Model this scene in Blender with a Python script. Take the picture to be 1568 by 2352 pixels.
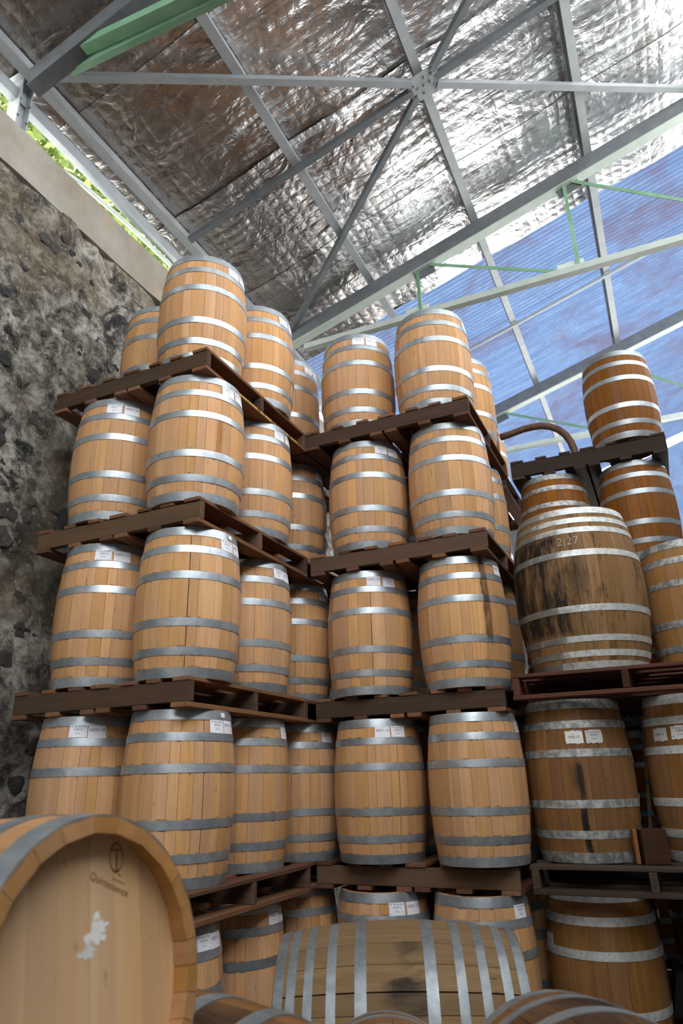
import bpy, bmesh, math, random
from mathutils import Vector, Matrix, noise, Quaternion
random.seed(7)
for o in list(bpy.data.objects): bpy.data.objects.remove(o)
SC = bpy.context.scene
COL = SC.collection
R_ = math.radians

# ------------------------------------------------------------------ camera
cam_d = bpy.data.cameras.new('camera'); cam = bpy.data.objects.new('camera', cam_d); COL.objects.link(cam)
RC = [[0.906373, 0.421774, -0.024383], [-0.174329, 0.320806, -0.930963], [-0.384834, 0.848051, 0.364298]]
M = Matrix(((RC[0][0], -RC[1][0], -RC[2][0], 0), (RC[0][1], -RC[1][1], -RC[2][1], 0), (RC[0][2], -RC[1][2], -RC[2][2], 1.689067), (0, 0, 0, 1)))
cam.matrix_world = M
cam_d.sensor_fit = 'VERTICAL'; cam_d.sensor_height = 36; cam_d.lens = 24.309; cam_d.clip_start = 0.05
cam_d.dof.use_dof = True; cam_d.dof.focus_distance = 4.1; cam_d.dof.aperture_fstop = 2.6
SC.camera = cam
# ------------------------------------------------------------------ sky, sun, exposure
W = bpy.data.worlds.new('overcast_sky'); SC.world = W; W.use_nodes = True
bgn = W.node_tree.nodes['Background']; bgn.inputs[0].default_value = (0.94, 0.965, 1.0, 1); bgn.inputs[1].default_value = 3.0
sun_d = bpy.data.lights.new('sun', 'SUN'); sun = bpy.data.objects.new('sun', sun_d); COL.objects.link(sun)
sun_d.energy = 11.0; sun_d.angle = R_(3); sun_d.color = (1.0, 0.985, 0.96)
sun.rotation_euler = Vector((-0.22, -0.62, -0.75)).to_track_quat('-Z', 'Y').to_euler()
SC.view_settings.view_transform = 'Standard'; SC.view_settings.look = 'None'; SC.view_settings.gamma = 1.0
SC.view_settings.use_curve_mapping = False; SC.view_settings.exposure = 1.6
try:
    SC.cycles.use_denoising = True; SC.cycles.max_bounces = 6; SC.cycles.diffuse_bounces = 3; SC.cycles.glossy_bounces = 3; SC.cycles.transmission_bounces = 3; SC.cycles.use_adaptive_sampling = True; SC.cycles.adaptive_threshold = 0.05
    SC.cycles.sample_clamp_indirect = 6.0
except Exception: pass

# ------------------------------------------------------------------ helpers
def link(o, parent=None):
    COL.objects.link(o)
    if parent is not None: o.parent = parent
    return o
def mesh(name, V, F, smooth=False):
    me = bpy.data.meshes.new(name); me.from_pydata([tuple(v) for v in V], [], F); me.update()
    if smooth: me.polygons.foreach_set('use_smooth', [True]*len(me.polygons))
    return me
def obj(name, me, mat=None, parent=None, loc=(0,0,0), rot=(0,0,0)):
    o = bpy.data.objects.new(name, me); link(o, parent); o.location = loc; o.rotation_euler = rot
    if mat is not None:
        if len(me.materials) == 0: me.materials.append(mat)
        if me.materials[0] is not mat:
            o.material_slots[0].link = 'OBJECT'; o.material_slots[0].material = mat
    return o
def tag(o, label=None, cat=None, group=None, kind=None):
    if label: o['label'] = label
    if cat: o['category'] = cat
    if group: o['group'] = group
    if kind: o['kind'] = kind
    return o
def empty(name, loc=(0,0,0), rot=None):
    o = bpy.data.objects.new(name, None); link(o); o.location = loc; o.empty_display_size = .1
    if rot is not None: o.rotation_mode = 'QUATERNION'; o.rotation_quaternion = rot
    return o
BOX = {}
def box_mesh(sx, sy, sz, ch=.003):
    k = (round(sx,4), round(sy,4), round(sz,4), ch)
    if k in BOX: return BOX[k]
    bm = bmesh.new(); bmesh.ops.create_cube(bm, size=1)
    bmesh.ops.scale(bm, vec=(sx, sy, sz), verts=bm.verts)
    if ch > 0: bmesh.ops.bevel(bm, geom=list(bm.edges), offset=min(ch, sx*.3, sy*.3, sz*.3), segments=1, affect='EDGES')
    me = bpy.data.meshes.new('box'); bm.to_mesh(me); bm.free(); BOX[k] = me
    return me
def new_box(name, p0, p1, mat, parent=None, ch=.004):
    s = [abs(b-a) for a, b in zip(p0, p1)]; c = [(a+b)/2 for a, b in zip(p0, p1)]
    me = box_mesh(*s, ch).copy()
    return obj(name, me, mat, parent, c)
def bar(name, a, b, w, h, mat, parent=None, up=(0,0,1), prof='box', t=.006):
    """a steel bar from a to b; section box, angle or channel (w across, h along up)"""
    a = Vector(a); b = Vector(b); d = b-a; L = d.length; x = d.normalized(); u = Vector(up); y = u.cross(x).normalized(); z = x.cross(y)
    if prof == 'box': P = [(-w/2,-h/2),(w/2,-h/2),(w/2,h/2),(-w/2,h/2)]
    elif prof == 'angle': P = [(-w/2,-h/2),(w/2,-h/2),(w/2,-h/2+t),(-w/2+t,-h/2+t),(-w/2+t,h/2),(-w/2,h/2)]
    elif prof == 'channel': P = [(-w/2,-h/2),(w/2,-h/2),(w/2,-h/2+.02),(w/2-t,-h/2+.02),(w/2-t,-h/2+t),(-w/2+t,-h/2+t),(-w/2+t,h/2-t),(w/2-t,h/2-t),(w/2-t,h/2-.02),(w/2,h/2-.02),(w/2,h/2),(-w/2,h/2)]
    elif prof == 'ibeam': P = [(-w/2,-h/2),(w/2,-h/2),(w/2,-h/2+t),(t/2,-h/2+t),(t/2,h/2-t),(w/2,h/2-t),(w/2,h/2),(-w/2,h/2),(-w/2,h/2-t),(-t/2,h/2-t),(-t/2,-h/2+t),(-w/2,-h/2+t)]
    n = len(P); V = [(-L/2,p,q) for p,q in P]+[(L/2,p,q) for p,q in P]
    F = [[i,(i+1)%n,(i+1)%n+n,i+n] for i in range(n)]+[list(range(n))[::-1], list(range(n,2*n))]
    me = mesh(name, V, F); o = obj(name, me, mat, parent)
    m = Matrix((x, y, z)).transposed().to_4x4(); m.translation = (a+b)/2
    if parent is not None and parent.location.length > 0: m = parent.matrix_basis.inverted() @ m
    o.matrix_basis = m
    return o
def tube(name, pts, r, mat, parent=None, n=12, smooth=True):
    P = [Vector(p) for p in pts]; V = []; F = []
    for i, p in enumerate(P):
        d = (P[min(i+1,len(P)-1)]-P[max(i-1,0)]).normalized(); a = d.orthogonal().normalized() if i == 0 else (a - d*a.dot(d)).normalized(); b = d.cross(a)
        for k in range(n): V.append(p + r*(math.cos(2*math.pi*k/n)*a + math.sin(2*math.pi*k/n)*b))
    for i in range(len(P)-1):
        for k in range(n): F.append([i*n+k, i*n+(k+1)%n, (i+1)*n+(k+1)%n, (i+1)*n+k])
    F += [list(range(n))[::-1], list(range((len(P)-1)*n, len(P)*n))]
    return obj(name, mesh(name, V, F, smooth), mat, parent)

# ------------------------------------------------------------------ materials
class NT:
    def __init__(s, name):
        s.m = bpy.data.materials.new(name); s.m.use_nodes = True; s.t = s.m.node_tree; s.n = s.t.nodes; s.l = s.t.links
        s.b = s.n['Principled BSDF']
    def add(s, typ, **kw):
        n = s.n.new(typ)
        for k, v in kw.items():
            if k.startswith('i_'):
                key = k[2:]; key = int(key) if key.isdigit() else key
                s.set(n.inputs[key], v)
            else: setattr(n, k, v)
        return n
    def set(s, sock, v):
        if isinstance(v, bpy.types.NodeSocket): s.l.new(v, sock)
        elif isinstance(v, bpy.types.Node): s.l.new(v.outputs[0], sock)
        else: sock.default_value = v
    def math(s, op, a, b=0.0, c=0.0, clamp=False):
        n = s.n.new('ShaderNodeMath'); n.operation = op; n.use_clamp = clamp
        for i, v in enumerate((a, b, c)): s.set(n.inputs[i], v)
        return n.outputs[0]
    def coord(s, kind='Object', scale=(1,1,1), loc=None, ob=None):
        tc = s.n.new('ShaderNodeTexCoord')
        if ob is not None: tc.object = ob
        mp = s.n.new('ShaderNodeMapping'); s.l.new(tc.outputs[kind], mp.inputs[0]); mp.inputs['Scale'].default_value = scale
        if loc is not None: s.set(mp.inputs['Location'], loc)
        return mp.outputs[0]
    def noise(s, vec, scale=1, detail=4, rough=.55, dist=0.0):
        n = s.n.new('ShaderNodeTexNoise'); s.l.new(vec, n.inputs['Vector']); n.inputs['Scale'].default_value = scale
        n.inputs['Detail'].default_value = detail; n.inputs['Roughness'].default_value = rough; n.inputs['Distortion'].default_value = dist
        return n.outputs[0]
    def ramp(s, fac, stops):
        n = s.n.new('ShaderNodeValToRGB'); s.l.new(fac, n.inputs[0]); e = n.color_ramp.elements
        while len(e) < len(stops): e.new(.5)
        for i, (p, c) in enumerate(stops):
            e[i].position = p; e[i].color = (c, c, c, 1) if isinstance(c, (int, float)) else (*c, 1)
        return n.outputs[0]
    def mix(s, fac, a, b, mode='MIX'):
        n = s.n.new('ShaderNodeMix'); n.data_type = 'RGBA'; n.blend_type = mode
        s.set(n.inputs[0], fac)
        for i, v in ((6, a), (7, b)): s.set(n.inputs[i], v if isinstance(v, (bpy.types.NodeSocket, bpy.types.Node)) else ((*v, 1) if len(v) == 3 else v))
        return n.outputs[2]
    def smooth(s, v, a, b, to0=0.0, to1=1.0):
        n = s.n.new('ShaderNodeMapRange'); n.interpolation_type = 'SMOOTHSTEP'
        s.set(n.inputs[0], v); n.inputs[1].default_value = a; n.inputs[2].default_value = b; n.inputs[3].default_value = to0; n.inputs[4].default_value = to1
        return n.outputs[0]
    def bump(s, h, strength=.3, dist=.005):
        n = s.n.new('ShaderNodeBump'); s.l.new(h, n.inputs['Height']); n.inputs['Strength'].default_value = strength; n.inputs['Distance'].default_value = dist
        s.l.new(n.outputs[0], s.b.inputs['Normal']); return n
    def rand(s):
        return s.n.new('ShaderNodeObjectInfo').outputs['Random']

def stain_mask(t, ob, ang, wid, z0, z1, wob=.12, scale=9):
    """drip mark in the barrel's own coordinates (angle around axis, height), soft ragged edge"""
    v = t.coord('Object', ob=ob)
    sp = t.n.new('ShaderNodeSeparateXYZ'); t.l.new(v, sp.inputs[0])
    ca, sa = math.cos(R_(ang)), math.sin(R_(ang))
    xr = t.math('ADD', t.math('MULTIPLY', sp.outputs[0], ca), t.math('MULTIPLY', sp.outputs[1], sa))
    yr = t.math('SUBTRACT', t.math('MULTIPLY', sp.outputs[1], ca), t.math('MULTIPLY', sp.outputs[0], sa))
    a = t.math('ARCTAN2', yr, xr)
    nz = t.noise(t.coord('Object', (scale, scale, scale*.35), ob=ob), 1, 5, .6)
    a2 = t.math('ADD', a, t.math('MULTIPLY', t.math('SUBTRACT', nz, .5), wob*2.5))
    m = t.smooth(t.math('ABSOLUTE', a2), R_(wid)*.45, R_(wid), 1.0, 0.0)
    zz = t.math('ADD', sp.outputs[2], t.math('MULTIPLY', t.math('SUBTRACT', nz, .5), .12))
    m = t.math('MULTIPLY', m, t.smooth(zz, z0-.03, z0+.05))
    m = t.math('MULTIPLY', m, t.smooth(zz, z1-.04, z1+.04, 1.0, 0.0))
    return m, nz
def wood(name, base, alt, axis='z', val=.24, hue=.004, speck=.55, rough=.62, gscale=1.0, streak=.35, stains=(), ob=None, spec=.16, mould=None, hz=None):
    t = NT(name); r = t.rand()
    st = {'z': (30, 30, 1.6), 'x': (1.6, 30, 30), 'y': (30, 1.6, 30)}[axis]
    st = tuple(a*gscale for a in st)
    cmb = t.n.new('ShaderNodeCombineXYZ')
    for i, k in enumerate((37.0, 53.0, 71.0)): t.l.new(t.math('MULTIPLY', r, k), cmb.inputs[i])
    v = t.coord('Object', st, cmb.outputs[0])
    g = t.noise(v, 1.0, 4, .62, .25); g2 = t.noise(v, .22, 2, .5)
    col = t.mix(t.ramp(g, [(.3, 0), (.72, 1)]), base, alt)
    col = t.mix(t.math('MULTIPLY', t.ramp(g2, [(.42, 0), (.7, 1)]), streak), col, tuple(c*.62 for c in base))
    # each plank its own tone
    hsv = t.n.new('ShaderNodeHueSaturation'); t.l.new(col, hsv.inputs['Color'])
    r2 = t.math('FRACT', t.math('MULTIPLY', r, 17.31)); r3 = t.math('FRACT', t.math('MULTIPLY', r, 41.7))
    t.l.new(t.math('ADD', t.math('MULTIPLY', r2, val), 1-val*.62), hsv.inputs['Value'])
    t.l.new(t.math('ADD', t.math('MULTIPLY', r3, hue), .5-hue/2), hsv.inputs['Hue'])
    t.l.new(t.math('ADD', t.math('MULTIPLY', r3, .14), .93), hsv.inputs['Saturation'])
    col = hsv.outputs[0]
    # small dirt marks and knots
    v2 = t.coord('Object', {'z': (26, 26, 11), 'x': (11, 26, 26), 'y': (26, 11, 26)}[axis], cmb.outputs[0])
    d = t.ramp(t.noise(v2, 1.0, 3, .65), [(.66, 0), (.76, 1)])
    col = t.mix(t.math('MULTIPLY', d, speck), col, tuple(c*.22 for c in base))
    if hz:
        sz = t.n.new('ShaderNodeSeparateXYZ'); tco = t.n.new('ShaderNodeTexCoord'); t.l.new(tco.outputs['Object'], sz.inputs[0])
        zz = t.math('ADD', sz.outputs[2], t.math('MULTIPLY', t.math('SUBTRACT', t.noise(t.coord('Object', (60, 60, 60), cmb.outputs[0]), 1, 3, .6), .5), .022)); acc = None
        for zc, hw in hz:
            m = t.smooth(t.math('ABSOLUTE', t.math('SUBTRACT', zz, zc)), hw+.001, hw+.011, 1.0, 0.0); acc = m if acc is None else t.math('MAXIMUM', acc, m)
        gr = t.ramp(t.noise(t.coord('Object', (16, 16, 3), cmb.outputs[0]), 1, 4, .65), [(.50, 0), (.64, 1)])
        col = t.mix(t.math('MULTIPLY', t.math('MULTIPLY', acc, gr), .72), col, (.035, .022, .014))
    if mould is not None:
        v3 = t.coord('Object', (7, 7, 1.6), ob=ob)
        mm, nz = stain_mask(t, ob, *mould, wob=.75, scale=4)
        sk = t.ramp(t.noise(v3, 1.8, 7, .72), [(.36, 0), (.54, 1)])
        fac = t.math('MULTIPLY', mm, t.math('ADD', t.math('MULTIPLY', sk, .75), .25))
        fac2 = t.math('MULTIPLY', t.ramp(t.noise(v3, 2.6, 7, .75), [(.53, 0), (.66, 1)]), .8)
        col = t.mix(t.math('MAXIMUM', fac, fac2), col, (.022, .016, .011))
    for (ang, wid, z0, z1, c, s, wob) in stains:
        m, nz = stain_mask(t, ob, ang, wid, z0, z1, wob)
        m = t.math('MULTIPLY', m, t.math('ADD', t.ramp(nz, [(.35, .35), (.62, 1)]), 0.0))
        col = t.mix(t.math('MULTIPLY', m, s), col, c)
    t.set(t.b.inputs['Base Color'], col); t.b.inputs['Roughness'].default_value = rough
    t.b.inputs['Specular IOR Level'].default_value = spec
    t.bump(g, .25, .0025)
    return t.m
def metal(name, base, alt, rough=(.28, .5), metallic=.85, blotch=(.35, .7), bscale=18, spots=0.0, stains=(), ob=None):
    t = NT(name); r = t.rand()
    cmb = t.n.new('ShaderNodeCombineXYZ')
    for i, k in enumerate((31.0, 17.0, 11.0)): t.l.new(t.math('MULTIPLY', r, k), cmb.inputs[i])
    v = t.coord('Object', (1, 1, 1), cmb.outputs[0])
    n1 = t.noise(v, bscale, 5, .6); n2 = t.noise(v, bscale*.22, 3, .5)
    f = t.ramp(n1, [(blotch[0], 0), (blotch[1], 1)])
    col = t.mix(f, base, alt)
    hsv = t.n.new('ShaderNodeHueSaturation'); t.l.new(col, hsv.inputs['Color'])
    t.l.new(t.math('ADD', t.math('MULTIPLY', r, .3), .82), hsv.inputs['Value']); col = hsv.outputs[0]
    if spots:
        d = t.ramp(t.noise(v, 70, 3, .6), [(.62, 0), (.7, 1)]); col = t.mix(t.math('MULTIPLY', d, spots), col, (.03, .03, .028))
    for (ang, wid, z0, z1, c, s, wob) in stains:
        m, nz = stain_mask(t, ob, ang, wid, z0, z1, wob); col = t.mix(t.math('MULTIPLY', m, s), col, c)
    t.set(t.b.inputs['Base Color'], col); t.b.inputs['Metallic'].default_value = metallic
    t.set(t.b.inputs['Roughness'], t.math('ADD', t.math('MULTIPLY', n2, rough[1]-rough[0]), rough[0]))
    t.bump(n1, .12, .002)
    return t.m
def plain(name, col, rough=.6, metallic=0.0, spec=.3):
    t = NT(name); t.b.inputs['Base Color'].default_value = (*col, 1); t.b.inputs['Roughness'].default_value = rough
    t.b.inputs['Metallic'].default_value = metallic; t.b.inputs['Specular IOR Level'].default_value = spec
    return t.m

MAT = {}
HZ = [(.0290, .029), (.1475, .023), (.3122, .0235), (.5928, .0235), (.7575, .023), (.8760, .029)]
MAT['oak'] = wood('new_oak', (.70, .402, .200), (.56, .300, .135), hz=HZ)
MAT['oak_fore'] = wood('foreground_oak', (.47, .245, .098), (.36, .175, .062), val=.16, speck=.5)
MAT['oak_brown'] = wood('aged_oak', (.31, .120, .024), (.22, .077, .014), val=.34, speck=.6, hz=HZ)
MAT['oak_old'] = wood('old_oak', (.33, .160, .058), (.21, .098, .034), val=.36, speck=.7, streak=.5)
MAT['oak_grey'] = wood('weathered_oak', (.42, .275, .145), (.30, .185, .090), val=.25, speck=.8, streak=.5)
MAT['hoop'] = metal('galvanised_hoop', (.36, .40, .43), (.52, .56, .59), metallic=.65)
MAT['hoop_old'] = metal('corroded_hoop', (.30, .315, .315), (.62, .62, .58), rough=(.45, .7), metallic=.55, blotch=(.42, .6), bscale=24, spots=.8)
MAT['hoop_white'] = metal('whitened_hoop', (.48, .48, .45), (.74, .75, .73), rough=(.45, .65), metallic=.4, blotch=(.3, .6), bscale=30, spots=.6)
MAT['hoop_grey'] = metal('dull_hoop', (.20, .222, .24), (.31, .335, .35), rough=(.4, .6), metallic=.6)
MAT['paper'] = plain('label_paper', (.88, .88, .93), .7)
MAT['paper_old'] = metal('aged_label_paper', (.70, .68, .64), (.78, .76, .72), rough=(.7, .8), metallic=0.0, spots=.7)
MAT['ink'] = plain('black_ink', (.03, .03, .035), .7)
MAT['brand'] = plain('burnt_brand', (.16, .07, .028), .8)
MAT['chalk'] = plain('white_chalk', (.52, .45, .36), .9)
MAT['pallet'] = wood('pallet_timber', (.235, .110, .056), (.140, .070, .040), axis='x', val=.8, hue=.02, speck=.5, rough=.75, spec=.2)
MAT['stringer'] = wood('stringer_timber', (.150, .088, .055), (.095, .060, .042), axis='x', val=.8, hue=.02, speck=.6, rough=.8, spec=.15)
MAT['pallet_red'] = wood('red_pallet_timber', (.125, .046, .023), (.070, .030, .018), axis='x', val=.8, hue=.02, speck=.5, rough=.75, spec=.2)
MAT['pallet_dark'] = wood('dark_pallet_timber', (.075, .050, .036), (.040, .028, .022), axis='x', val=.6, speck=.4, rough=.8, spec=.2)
MAT['steel'] = metal('grey_painted_steel', (.36, .385, .395), (.44, .46, .47), rough=(.4, .55), metallic=.25, bscale=6)
MAT['steel_dark'] = metal('dark_grey_steel', (.135, .148, .158), (.19, .205, .215), rough=(.45, .6), metallic=.25, bscale=6)
MAT['steel_pale'] = metal('pale_green_steel', (.50, .58, .50), (.62, .68, .62), rough=(.4, .55), metallic=.1, bscale=6)
MAT['steel_green'] = metal('green_painted_steel', (.17, .34, .20), (.25, .43, .28), rough=(.4, .55), metallic=.1, bscale=5)
MAT['rust'] = metal('rusty_pipe_steel', (.10, .055, .035), (.17, .095, .06), rough=(.6, .8), metallic=.2, bscale=25)

# ------------------------------------------------------------------ the building
RZ = math.tan(R_(16.5))
def rz(x): return 7.05 + RZ*(x+3.83)           # underside of the purlins
FLOOR = -0.045
# floor
t = NT('stained_concrete'); v = t.coord('Object'); n = t.noise(v, 1.3, 7, .6)
t.set(t.b.inputs['Base Color'], t.ramp(n, [(.3, (.105, .108, .112)), (.7, (.19, .195, .20))])); t.b.inputs['Roughness'].default_value = .8; t.bump(t.noise(v, 30, 4), .2, .004)
fl = new_box('floor', (-4.1, -9, FLOOR-.2), (6.7, 16, FLOOR), t.m, ch=0); tag(fl, kind='structure')
t = NT('yard_ground'); v = t.coord('Object'); t.set(t.b.inputs['Base Color'], t.ramp(t.noise(v, .6, 6), [(.3, (.30, .30, .29)), (.7, (.42, .42, .41))])); t.b.inputs['Roughness'].default_value = .9
gr = new_box('ground', (-40, -45, FLOOR-.6), (60, 50, FLOOR-.21), t.m, ch=0); tag(gr, kind='structure')

# rubble wall on the left, roughly plastered
def wall_d(y, z):
    a = noise.fractal(Vector((0, y*1.1, z*1.1)), .9, 2.1, 6)*.05
    b = noise.fractal(Vector((9, y*4.2, z*4.2)), .8, 2.2, 5)*.022
    c = max(0, noise.noise(Vector((3, y*2.6, z*2.6)))-.25)*-.16
    return a+b+c
Y0, Y1, Z0, Z1, ST = 0.2, 8.6, FLOOR, 6.19, .034
ny, nz = int((Y1-Y0)/ST), int((Z1-Z0)/ST); V = []; F = []
for j in range(nz+1):
    for i in range(ny+1):
        y = Y0+(Y1-Y0)*i/ny; z = Z0+(Z1-Z0)*j/nz
        V.append((-3.93+wall_d(y, z), y, z))
for j in range(nz):
    for i in range(ny): a = j*(ny+1)+i; F.append((a, a+1, a+ny+2, a+ny+1))
t = NT('rubble_plaster'); v = t.coord('Object')
n1 = t.noise(v, 2.2, 9, .68, .4); n2 = t.noise(v, 7.5, 8, .7, .3); n3 = t.noise(v, 26, 6, .7); n4 = t.noise(v, .9, 4, .6)
c = t.ramp(n2, [(.33, (.018, .016, .014)), (.42, (.085, .077, .066)), (.50, (.20, .182, .153)), (.62, (.44, .405, .345))])
c = t.mix(t.ramp(n1, [(.385, 1), (.44, 0)]), c, (.028, .027, .027))
c = t.mix(t.math('MULTIPLY', t.ramp(n4, [(.5, 0), (.62, 1)]), .55), c, (.15, .115, .07))
c = t.mix(t.math('MULTIPLY', t.ramp(n3, [(.58, 0), (.66, 1)]), .6), c, (.52, .47, .42))
t.set(t.b.inputs['Base Color'], c); t.b.inputs['Roughness'].default_value = .92; t.b.inputs['Specular IOR Level'].default_value = .15
t.bump(t.math('ADD', n3, t.math('MULTIPLY', n2, 1.5)), .8, .025)
wl = obj('wall_left', mesh('rubble_wall', V, F, True), t.m); tag(wl, kind='structure')
# dark field stones showing through the plaster
def stone_mesh(k):
    bm = bmesh.new(); bmesh.ops.create_icosphere(bm, subdivisions=2, radius=1)
    for vv in bm.verts:
        d = 1+.95*noise.noise(vv.co*1.5+Vector((k*7.1, 0, 0)))+.55*noise.noise(vv.co*3.4+Vector((k*3.3, 5, 0)))
        vv.co *= d
    me = bpy.data.meshes.new('stone'); bm.to_mesh(me); bm.free(); return me
SM = [stone_mesh(k) for k in range(8)]
t = NT('basalt_stone'); r = t.rand(); v = t.coord('Object')
c = t.ramp(t.math('ADD', t.math('MULTIPLY', r, .6), t.math('MULTIPLY', t.noise(v, 3, 5, .7), .5)), [(.15, (.018, .018, .020)), (.55, (.055, .052, .050)), (.85, (.12, .095, .075)), (1., (.20, .18, .15))])
t.set(t.b.inputs['Base Color'], c); t.b.inputs['Roughness'].default_value = .85; t.bump(t.noise(v, 5, 6, .7), .6, .1)
rs = random.Random(3)
for k in range(280):
    y = rs.uniform(2.0, 5.4); z = rs.uniform(1.0, 6.0)
    s = rs.choice([.03, .035, .045, .055, .075, .10]); e = rs.uniform(.6, 1.0)
    o = obj('stone', SM[k % 8], t.m, wl, (-3.93+wall_d(y, z)-s*.16, y, z), (rs.uniform(-.6, .6), 0, 0)); o.scale = (s*.35, s, s*e)
# concrete ring beam on the wall
V = []; F = []; ys = [0.2+i*.1 for i in range(85)]
for y in ys:
    w = .012*noise.noise(Vector((1, y*1.7, 0))); q = .02*noise.noise(Vector((5, y*1.3, 2)))
    V += [(-3.90+w, y, 6.17+q), (-3.895+w, y, 6.60+q*.5), (-3.915+w, y, 6.62+q*.5), (-4.14, y, 6.62), (-4.14, y, 6.17)]
for i in range(len(ys)-1):
    for k in range(5): F.append((i*5+k, i*5+(k+1)%5, (i+1)*5+(k+1)%5, (i+1)*5+k))
F += [(0, 4, 3, 2, 1), tuple(len(V)-5+k for k in range(5))]
t = NT('cream_concrete'); v = t.coord('Object'); n1 = t.noise(v, 2.5, 7, .65); n2 = t.noise(v, 22, 5, .7)
c = t.ramp(n1, [(.3, (.24, .20, .15)), (.55, (.31, .283, .235)), (.75, (.37, .345, .297))])
c = t.mix(t.math('MULTIPLY', t.ramp(t.noise(t.coord('Object', (1, 5, 1.2)), 1.6, 5, .6), [(.55, 0), (.68, 1)]), .5), c, (.40, .27, .14))
c = t.mix(t.math('MULTIPLY', t.ramp(n2, [(.64, 0), (.72, 1)]), .7), c, (.16, .13, .10))
t.set(t.b.inputs['Base Color'], c); t.b.inputs['Roughness'].default_value = .9; t.bump(n2, .4, .006)
tr = obj('trim_1', mesh('ring_beam', V, F), t.m); tag(tr, kind='structure')
# far and back walls with invented openings, right partition added to block low light
t = NT('grey_block_wall'); v = t.coord('Object'); t.set(t.b.inputs['Base Color'], t.ramp(t.noise(v, 1.5, 6, .6), [(.3, (.12, .112, .105)), (.7, (.22, .21, .20))])); t.b.inputs['Roughness'].default_value = .9
WM = t.m
tag(new_box('wall_far', (-4.1, 15.6, FLOOR), (-.5, 15.85, 7.2), WM, ch=0), kind='structure')
tag(new_box('wall_right_added', (3.3, -9, FLOOR), (3.55, 15.6, 6.6), WM, ch=0), kind='structure')
obj_trim2 = tag(obj('trim_2', mesh('gable_sheet', [(-.5, 15.62, 6.2), (6.5, 15.62, 6.2), (6.5, 15.62, 10.2), (-.5, 15.62, 8.0)], [(0, 1, 2, 3)]), WM), kind='structure')
tag(new_box('wall_back', (-4.1, -9, FLOOR), (6.7, -8.75, 7.5), WM, ch=0), kind='structure')
tag(new_box('wall_rear', (-4.25, 8.6, FLOOR), (-3.95, 15.6, 6.9), WM, ch=0), kind='structure')
tag(new_box('wall_front', (-4.25, -9, FLOOR), (-3.95, 0.2, 6.9), WM, ch=0), kind='structure')

# roof: foil-faced insulation near, blue translucent corrugated sheets beyond
ceil = empty('ceiling'); tag(ceil, kind='structure')
t = NT('crinkled_foil'); v = t.coord('Object')
sp = t.n.new('ShaderNodeSeparateXYZ'); t.l.new(v, sp.inputs[0])
nzv = t.n.new('ShaderNodeTexNoise'); t.l.new(v, nzv.inputs['Vector']); nzv.inputs['Scale'].default_value = 3.0
wob = t.math('MULTIPLY', t.math('SUBTRACT', nzv.outputs[0], .5), .05)
def gridline(coord, pitch, w, amp):
    f = t.math('ABSOLUTE', t.math('SUBTRACT', t.math('FRACT', t.math('DIVIDE', t.math('ADD', coord, t.math('MULTIPLY', wob, amp)), pitch)), .5))
    return t.smooth(f, .5-w, .5)
n1 = t.noise(v, 2.2, 5, .58, .8); n2 = t.noise(v, 19, 5, .7, .4); n3 = t.noise(t.coord('Object', (1.0, 5, 2)), 2.0, 4, .55, .6); n4 = t.noise(v, 7.5, 3, .5, 1.2)
gmask = t.ramp(n1, [(.35, .15), (.65, 1)])
gl = t.math('MULTIPLY', t.math('MAXIMUM', gridline(sp.outputs[0], .115, .09, 1.6), gridline(sp.outputs[1], .115, .09, 1.6)), gmask)
dirt = t.math('MULTIPLY', t.ramp(t.noise(v, 1.3, 8, .74), [(.48, 0), (.70, 1)]), .75)
c = t.mix(dirt, (.86, .865, .875), (.30, .255, .22))
eave = t.math('MULTIPLY', t.smooth(t.math('ADD', sp.outputs[0], t.math('MULTIPLY', t.math('SUBTRACT', n1, .5), 3.0)), -1.5, -3.3), .72)      # eave mould and dust, with the foil's dim left side painted in
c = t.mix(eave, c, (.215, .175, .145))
c = t.mix(t.math('MULTIPLY', t.ramp(t.math('ADD', t.math('MULTIPLY', n2, .5), t.math('MULTIPLY', n1, .5)), [(.58, 0), (.66, 1)]), .75), c, (.13, .085, .055))
t.set(t.b.inputs['Base Color'], c); t.b.inputs['Metallic'].default_value = .9
t.set(t.b.inputs['Roughness'], t.math('ADD', t.math('MULTIPLY', n1, .2), .17))
def pillow(coord, p): return t.math('ABSOLUTE', t.math('SINE', t.math('MULTIPLY', t.math('ADD', coord, t.math('MULTIPLY', wob, 1.6)), math.pi/p)))
pw = t.math('MULTIPLY', t.math('MULTIPLY', pillow(sp.outputs[0], .115), pillow(sp.outputs[1], .115)), gmask)
hh = t.math('ADD', t.math('ADD', t.math('MULTIPLY', n1, 1.1), t.math('MULTIPLY', n3, .5)), t.math('ADD', t.math('MULTIPLY', n4, .16), t.math('ADD', t.math('MULTIPLY', n2, .025), t.math('MULTIPLY', pw, .26))))
t.bump(hh, .50, .05)
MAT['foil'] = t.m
def foil_h(x, y):
    u = ((x+3.83) % 1.345)/1.345
    sag = -.035*math.sin(math.pi*u)
    bub = -.020*max(0, noise.noise(Vector((x*1.6, y*1.6, 4))))
    cr = .014*abs(noise.noise(Vector((x*1.1, y*4.5, 1)))) + .007*noise.noise(Vector((x*6, y*6, 2)))
    return sag+bub+cr
XE, XR = -4.15, 6.4
SKX, SKY0, SKY1 = -1.2, -5.0, .35       # invented skylight behind the camera, added to light the upper tiers
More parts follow.
